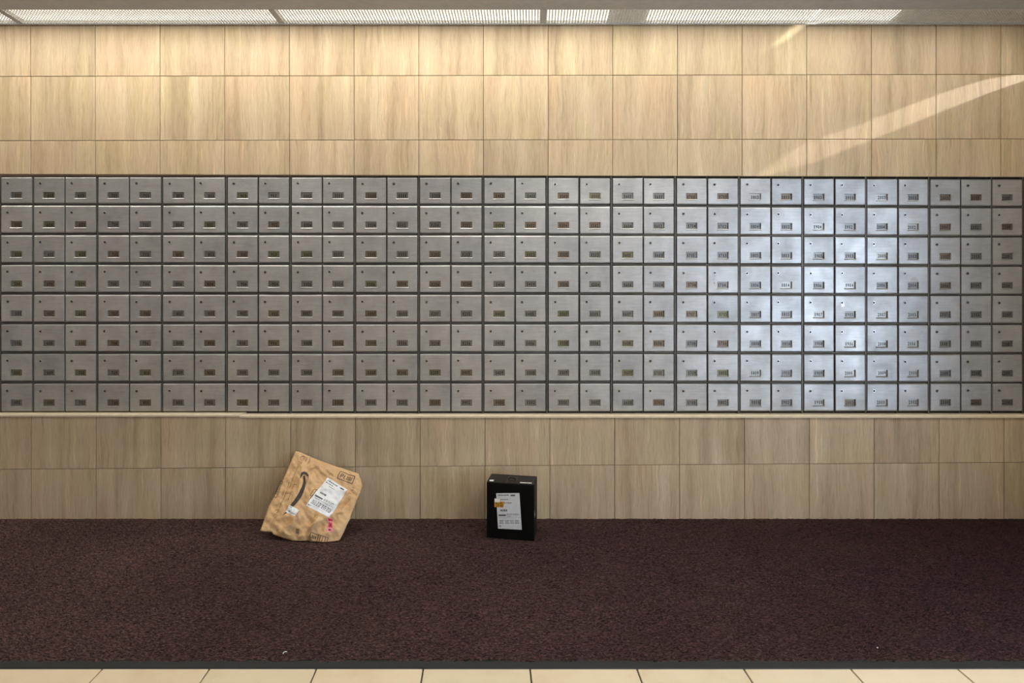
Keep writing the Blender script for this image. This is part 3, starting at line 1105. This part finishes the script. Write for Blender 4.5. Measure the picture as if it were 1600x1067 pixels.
# ------------------------------------------------------------------ brown paper mailer
OUT = [(450, 90), (500, 103), (600, 148), (720, 195), (840, 238), (960, 277), (1068, 312), (1090, 370), (1106, 432), (1085, 500), (1058, 560), (1030, 640), (1000, 705), (985, 760), (960, 805),
       (925, 885), (884, 968), (820, 990), (740, 1016), (640, 1003), (600, 988), (570, 968), (500, 984), (440, 978), (330, 945), (235, 912), (215, 886), (150, 884), (101, 876), (130, 800), (180, 650), (255, 510), (330, 370), (390, 230)]
OUT = [(390 + x / 6.275, 690 + y / 6.275) for x, y in OUT]
P_LOW = Vector((0, -0.262, 0.016))          # the plane the bag leans in: from the runner up to the wall
P_TOP = Vector((0, -0.036, 0.325))
tv = (P_TOP - P_LOW).normalized()
nrm = Vector((0, -tv.z, tv.y))              # towards the room
EYE = Vector((0, -DIST, ZC))


def on_plane(px, py):
    ray = Vector(((px - VX) / F_PX, 1.0, -(py - VY) / F_PX))
    t = (P_LOW - EYE).dot(nrm) / ray.dot(nrm)
    return EYE + ray * t


poly2 = [on_plane(*p) for p in OUT]
# plane coordinates (a = x, b = along the slope)
def to_ab(p):
    return (p.x, (p - P_LOW).dot(tv))


def from_ab(a, b, hgt):
    q = P_LOW + tv * b + nrm * hgt
    q.x = a
    return q


AB = np.array([to_ab(p) for p in poly2])


def seg_dist(pts, ab):
    d = np.full(len(pts), 1e9)
    for i in range(len(ab)):
        a, b = ab[i], ab[(i + 1) % len(ab)]
        e_ = b - a
        t = np.clip(((pts - a) @ e_) / (e_ @ e_), 0, 1)
        d = np.minimum(d, np.linalg.norm(pts - (a + t[:, None] * e_), axis=1))
    return d


def inside(pts, ab):
    c = np.zeros(len(pts), bool)
    for i in range(len(ab)):
        (x0_, y0_), (x1_, y1_) = ab[i], ab[(i + 1) % len(ab)]
        cond = (y0_ > pts[:, 1]) != (y1_ > pts[:, 1])
        xi = (x1_ - x0_) * (pts[:, 1] - y0_) / (y1_ - y0_ + 1e-12) + x0_
        c ^= cond & (pts[:, 0] < xi)
    return c


def crop_ab(u, v):
    return np.array(to_ab(on_plane(390 + u / 6.275, 690 + v / 6.275)))


def ridge(pts, p, q, width, amp, sharp=True):
    p, q = crop_ab(*p), crop_ab(*q)
    e_ = q - p
    L2 = e_ @ e_
    t = np.clip(((pts - p) @ e_) / L2, 0, 1)
    d = np.linalg.norm(pts - (p + t[:, None] * e_), axis=1)
    fall = np.clip(1 - d / width, 0, 1)
    env = np.minimum(1, 4 * np.minimum(t, 1 - t) + 0.25)
    return amp * (fall if sharp else fall * fall * (3 - 2 * fall)) * env


def bag_height(pts, front=True):
    d = seg_dist(pts, AB)
    g = np.clip(d / 0.085, 0, 1)
    g = np.sqrt(1 - (1 - g) ** 2)
    hh = 0.034 * g
    if not front:
        return -0.020 * g
    # stiffer filled part, lower middle; thin flap along the open edge
    ctr = crop_ab(640, 640)
    r2 = ((pts - ctr) ** 2).sum(1)
    hh = hh * (0.45 + 0.75 * np.exp(-r2 / (2 * 0.085 ** 2)))
    amp = np.clip(d / 0.015, 0, 1)
    wr = 0
    for (p, q, wd, am) in RIDGES:
        wr = wr + ridge(pts, p, q, wd, am)
    nz = (vnoise(pts[:, 0] * 32 + 5, pts[:, 1] * 32 + 9, 11) - 0.5) * 0.010 + (vnoise(pts[:, 0] * 75, pts[:, 1] * 75, 12) - 0.5) * 0.0055
    nz = nz + (vnoise((pts[:, 0] + pts[:, 1]) * 60, (pts[:, 0] - pts[:, 1]) * 18 + 40, 13) - 0.5) * 0.006
    px_, py_ = pts[:, 0] + 0.01 * (vnoise(pts[:, 0] * 20, pts[:, 1] * 20, 21) - 0.5), pts[:, 1]
    cr = -np.abs(vnoise(px_ * 17 + 3, py_ * 17, 14) - 0.5) * 0.020 - np.abs(vnoise(px_ * 36 + 7, py_ * 30 + 2, 15) - 0.5) * 0.011
    return hh + amp * (1.35 * wr + nz * 0.7 + cr + 0.006)


RIDGES = [((585, 980), (700, 760), 0.024, 0.017), ((470, 960), (560, 930), 0.012, 0.006), ((330, 930), (560, 690), 0.022, 0.009), ((700, 830), (960, 600), 0.018, -0.007),
          ((860, 720), (930, 700), 0.008, 0.008), ((880, 660), (1000, 560), 0.010, -0.006), ((690, 300), (830, 380), 0.009, 0.006), ((600, 280), (720, 250), 0.009, 0.005),
          ((480, 240), (210, 870), 0.006, -0.0035), ((590, 170), (570, 230), 0.006, -0.003), ((640, 230), (760, 330), 0.010, 0.005), ((960, 480), (1090, 560), 0.014, -0.008),
          ((430, 620), (330, 790), 0.012, 0.004), ((560, 900), (880, 700), 0.016, 0.011), ((620, 330), (560, 470), 0.010, 0.004), ((280, 620), (420, 560), 0.010, 0.003), ((760, 290), (850, 350), 0.007, 0.005)]

# triangulate the outline with a fill of inner points
from mathutils.geometry import delaunay_2d_cdt
def resample(ab, step):
    out = []
    for i in range(len(ab)):
        a, b = ab[i], ab[(i + 1) % len(ab)]
        n_ = max(1, int(np.linalg.norm(b - a) / step))
        for k in range(n_):
            out.append(a + (b - a) * k / n_)
    return np.array(out)


STEP = 0.0032
rim = resample(AB, STEP)
gx = np.arange(AB[:, 0].min(), AB[:, 0].max(), STEP)
gy = np.arange(AB[:, 1].min(), AB[:, 1].max(), STEP * 0.866)
grid = np.array([(x + (STEP / 2 if j % 2 else 0), yv) for j, yv in enumerate(gy) for x in gx])
ok = inside(grid, AB)
grid = grid[ok]
grid = grid[seg_dist(grid, AB) > STEP * 0.6]
allp = np.vstack([rim, grid])
nr_ = len(rim)
vout, _, fout, _, _, _ = delaunay_2d_cdt([Vector(p) for p in allp], [(i, (i + 1) % nr_) for i in range(nr_)], [], 1, 1e-6)
P2 = np.array([(v.x, v.y) for v in vout])
H = bag_height(P2)
on_rim = seg_dist(P2, AB) < 1e-5
H[on_rim] = 0
mailer = empty('paper_mailer', from_ab(float(AB[:, 0].mean()), 0.0, 0.0))
tag(mailer, 'crumpled brown paper mailer with black curved arrow, leaning on the tiles', 'parcel')
MO = mailer.location.copy()
vf = [from_ab(p[0], p[1], hh) - MO for p, hh in zip(P2, H)]
Hb = bag_height(P2, False)
Hb[on_rim] = 0
bag_faces = []
for f in fout:
    a, b, c_ = f[:3]
    ar = (P2[b][0] - P2[a][0]) * (P2[c_][1] - P2[a][1]) - (P2[c_][0] - P2[a][0]) * (P2[b][1] - P2[a][1])
    bag_faces.append(tuple(f) if ar > 0 else tuple(reversed(f)))
vb = []
remap = {}
for i, (p, hb) in enumerate(zip(P2, Hb)):
    if on_rim[i]:
        remap[i] = i
    else:
        q = from_ab(p[0], p[1], hb)
        q.z = max(q.z, 0.0125)
        q.y = min(q.y, Y_LOW - 0.004)
        remap[i] = len(vf) + len(vb)
        vb.append(q - MO)
allv = vf + vb
for v in allv:
    if v.z + MO.z < 0.0125:
        v.z = 0.0125 - MO.z
back = [tuple(reversed([remap[i] for i in f])) for f in bag_faces]
mesh_obj('paper_envelope', allv, bag_faces + back, M_KRAFT, mailer, smooth=True)


def on_bag(name, polys, mat, parent, lift=0.0009, step=6.0):
    """flat print laid on the bag: polygons in crop pixels, diced so that they follow the creases"""
    V, Fc = [], []
    for pl in polys:
        pl = np.array(pl, float)
        rim_ = resample(pl, step)
        g0, g1 = pl.min(0), pl.max(0)
        gr = np.array([(x, yv) for yv in np.arange(g0[1], g1[1], step) for x in np.arange(g0[0], g1[0], step)]).reshape(-1, 2)
        if len(gr):
            gr = gr[inside(gr, pl)]
        if len(gr):
            gr = gr[seg_dist(gr, pl) > step * 0.45]
        pts = np.vstack([rim_, gr]) if len(gr) else rim_
        nn = len(rim_)
        vo, _, fo_, _, _, _ = delaunay_2d_cdt([Vector(p) for p in pts], [(i, (i + 1) % nn) for i in range(nn)], [], 1, 1e-4)
        ab = np.array([crop_ab(v.x, v.y) for v in vo])
        hh = bag_height(ab)
        n0 = len(V)
        for p, q_ in zip(ab, hh):
            w3 = from_ab(p[0], p[1], max(0.0, q_) + lift)
            w3.z = max(w3.z, 0.0135)
            V.append(w3 - MO)
        for f in fo_:
            a, b, c_ = f[:3]
            ar = (ab[b][0] - ab[a][0]) * (ab[c_][1] - ab[a][1]) - (ab[c_][0] - ab[a][0]) * (ab[b][1] - ab[a][1])
            Fc.append(tuple(i + n0 for i in (f if ar > 0 else reversed(f))))
    return mesh_obj(name, V, Fc, mat, parent, smooth=True)


def thick(path, ws):
    path = np.array(path, float)
    Lp, Rp = [], []
    for i in range(len(path)):
        t = path[min(i + 1, len(path) - 1)] - path[max(i - 1, 0)]
        t = t / np.linalg.norm(t)
        nn = np.array((-t[1], t[0]))
        Lp.append(path[i] + nn * ws[i] / 2)
        Rp.append(path[i] - nn * ws[i] / 2)
    return Lp + Rp[::-1]


def quad_lines(c, lines, w_=3.0):
    """thin strokes inside a quad c (TL,TR,BR,BL) given as (u0,v0,u1,v1) in 0..1"""
    c = [np.array(p, float) for p in c]
    f_ = lambda u, v: (1 - v) * ((1 - u) * c[0] + u * c[1]) + v * ((1 - u) * c[3] + u * c[2])
    return [thick([f_(u0, v0), f_(u1, v1)], [w_, w_]) for u0, v0, u1, v1 in lines]


def quad_rects(c, rs):
    c = [np.array(p, float) for p in c]
    f_ = lambda u, v: (1 - v) * ((1 - u) * c[0] + u * c[1]) + v * ((1 - u) * c[3] + u * c[2])
    return [[f_(u0, v0), f_(u1, v0), f_(u1, v1), f_(u0, v1)] for u0, v0, u1, v1 in rs]


# the curved arrow
arrow = thick([(343, 742), (375, 712), (430, 655), (478, 598), (515, 540), (540, 480), (551, 420), (550, 350)], [3, 16, 30, 37, 38, 34, 27, 17])
head = [(506, 388), (511, 350), (524, 320), (545, 306), (570, 312), (588, 338), (597, 368), (580, 362), (563, 346), (548, 338), (533, 345), (519, 366)]
on_bag('curved_arrow', [arrow, head], M_PRINT, mailer, 0.0008)
# shipping label and its print
LQ = [(776, 364), (966, 482), (796, 766), (574, 655)]
lb = on_bag('shipping_label', [LQ], M_LABEL, mailer, 0.0011)
lb['label'] = 'white printed shipping label'
rs = []
def wr_(u0, u1, v, h_, seed):
    r = random.Random(seed)
    out, u = [], u0
    while u < u1 - 0.01:
        w_ = r.uniform(0.03, 0.09)
        out.append((u, v, min(u1, u + w_), v + h_))
        u += w_ + r.uniform(0.015, 0.03)
    return out
rs += wr_(0.08, 0.55, 0.055, 0.03, 1) + [(0.70, 0.05, 0.90, 0.09)] + wr_(0.06, 0.40, 0.13, 0.02, 2) + wr_(0.30, 0.55, 0.20, 0.02, 3)
rs += wr_(0.14, 0.42, 0.455, 0.045, 4) + [(0.06, 0.60, 0.40, 0.645)] + wr_(0.44, 0.92, 0.585, 0.018, 5) + wr_(0.44, 0.80, 0.62, 0.018, 6) + wr_(0.1, 0.95, 0.68, 0.012, 7)
for k in range(4):
    for j in range(3):
        rs += wr_(0.10 + 0.215 * k, 0.27 + 0.215 * k, 0.755 + 0.045 * j, 0.026, 30 + 4 * k + j)
rs += wr_(0.06, 0.16, 0.93, 0.03, 9)
on_bag('label_print', quad_rects(LQ, rs), M_TEXT, lb, 0.0014)
SQ = [(411, 645), (512, 692), (464, 756), (368, 705)]
sb = on_bag('small_label', [SQ], M_LABEL, mailer, 0.0013)
on_bag('label_print', quad_rects(SQ, [(0.08, 0.12, 0.30, 0.2), (0.18, 0.66, 0.38, 0.76), (0.44, 0.7, 0.9, 0.76), (0.44, 0.82, 0.8, 0.87)]), M_TEXT, sb, 0.0016)
RQ = [(783, 762), (826, 770), (831, 900), (765, 896)]
rd = on_bag('red_sticker', [RQ], M_PINK, mailer, 0.0010)
on_bag('sticker_print', quad_rects(RQ, [(0.1, 0.05, 0.95, 0.2), (0.15, 0.32, 0.85, 0.66)]), M_RED, rd, 0.0013)
on_bag('sticker_print', quad_rects(RQ, [(0.2, 0.13, 0.5, 0.19), (0.38, 0.42, 0.62, 0.58), (0.25, 0.78, 0.6, 0.9)]), M_REDD, rd, 0.0015)
# printed panels and marks on the paper
box_l = [(0, 0, 1, 0), (1, 0, 1, 1), (1, 1, 0, 1), (0, 1, 0, 0)]
Q1 = [(897, 302), (1037, 350), (1009, 422), (866, 370)]
on_bag('printed_panel', quad_lines(Q1, box_l, 6.5) + quad_lines(Q1, [(0.16, 0.22, 0.14, 0.80), (0.16, 0.25, 0.30, 0.28), (0.30, 0.28, 0.29, 0.5), (0.16, 0.5, 0.29, 0.52), (0.40, 0.25, 0.38, 0.75), (0.38, 0.75, 0.48, 0.75),
                                         (0.56, 0.25, 0.54, 0.8), (0.64, 0.25, 0.62, 0.8), (0.72, 0.22, 0.70, 0.8), (0.80, 0.25, 0.78, 0.8), (0.88, 0.25, 0.86, 0.8)], 6.0), M_PRINT, mailer, 0.0008, 8)
Q2 = [(302, 390), (331, 396), (266, 552), (240, 545)]
on_bag('printed_panel', quad_lines(Q2, box_l, 4.5) + quad_lines(Q2, [(0.3, 0.12, 0.7, 0.15), (0.3, 0.25, 0.7, 0.28), (0.3, 0.38, 0.7, 0.40), (0.3, 0.50, 0.7, 0.54), (0.3, 0.64, 0.7, 0.66), (0.3, 0.78, 0.7, 0.80)], 5), M_PRINT, mailer, 0.0008, 8)
Q3 = [(622, 908), (778, 950), (752, 998), (596, 970)]
on_bag('printed_panel', quad_lines(Q3, box_l, 5.0) + quad_lines(Q3, [(0.12, 0.3, 0.10, 0.75), (0.2, 0.3, 0.18, 0.75), (0.28, 0.3, 0.26, 0.75), (0.42, 0.15, 0.42, 0.95), (0.56, 0.1, 0.58, 0.95), (0.70, 0.1, 0.74, 0.95), (0.84, 0.1, 0.9, 0.95)], 5.5), M_PRINT, mailer, 0.0008, 8)
Q4 = [(648, 494), (680, 494), (640, 560), (615, 556)]
on_bag('printed_panel', quad_lines(Q4, box_l, 5.0) + [thick([(640, 545), (580, 655)], [5, 5])], M_PRINT, mailer, 0.0008, 8)
on_bag('printed_mark', [[(470, 868), (503, 874), (496, 918), (462, 910)]] , M_FAINT, mailer, 0.0008)
fl = []
for (pa, w_) in ((((497, 160), (520, 145), (545, 155)), 6), (((500, 165), (510, 185), (535, 185), (545, 170), (530, 165)), 6), (((550, 160), (575, 165), (560, 190), (545, 200)), 6),
                 (((480, 200), (505, 205), (490, 232)), 5), (((520, 205), (510, 235)), 5), (((500, 222), (516, 224)), 4),
                 (((370, 480), (395, 405), (425, 420), (410, 450), (385, 450)), 6), (((440, 425), (425, 480)), 6), (((440, 427), (470, 440)), 5), (((432, 452), (458, 462)), 5),
                 (((360, 525), (415, 520), (395, 590)), 7), (((255, 690), (275, 672), (290, 690), (270, 705)), 5), (((240, 745), (265, 720), (285, 735), (262, 762)), 5), (((270, 880), (300, 868)), 4),
                 (((755, 300), (780, 292), (776, 318)), 4), (((1000, 455), (1025, 458), (1015, 485), (998, 478)), 5), (((970, 530), (985, 505), (1000, 520)), 5), (((890, 660), (915, 650), (905, 680)), 4)):
    fl.append(thick(pa, [w_] * len(pa)))
on_bag('faint_print', fl, M_FAINT, mailer, 0.0007, 7)
seam = [thick([(494, 232), (440, 350), (330, 590), (204, 862)], [3, 3, 3, 3]), thick([(600, 158), (567, 236)], [3.5, 3.5]), thick([(668, 738), (620, 836)], [3.5, 3.5])]
on_bag('seam_line', seam, M_FAINT, mailer, 0.0006, 7)
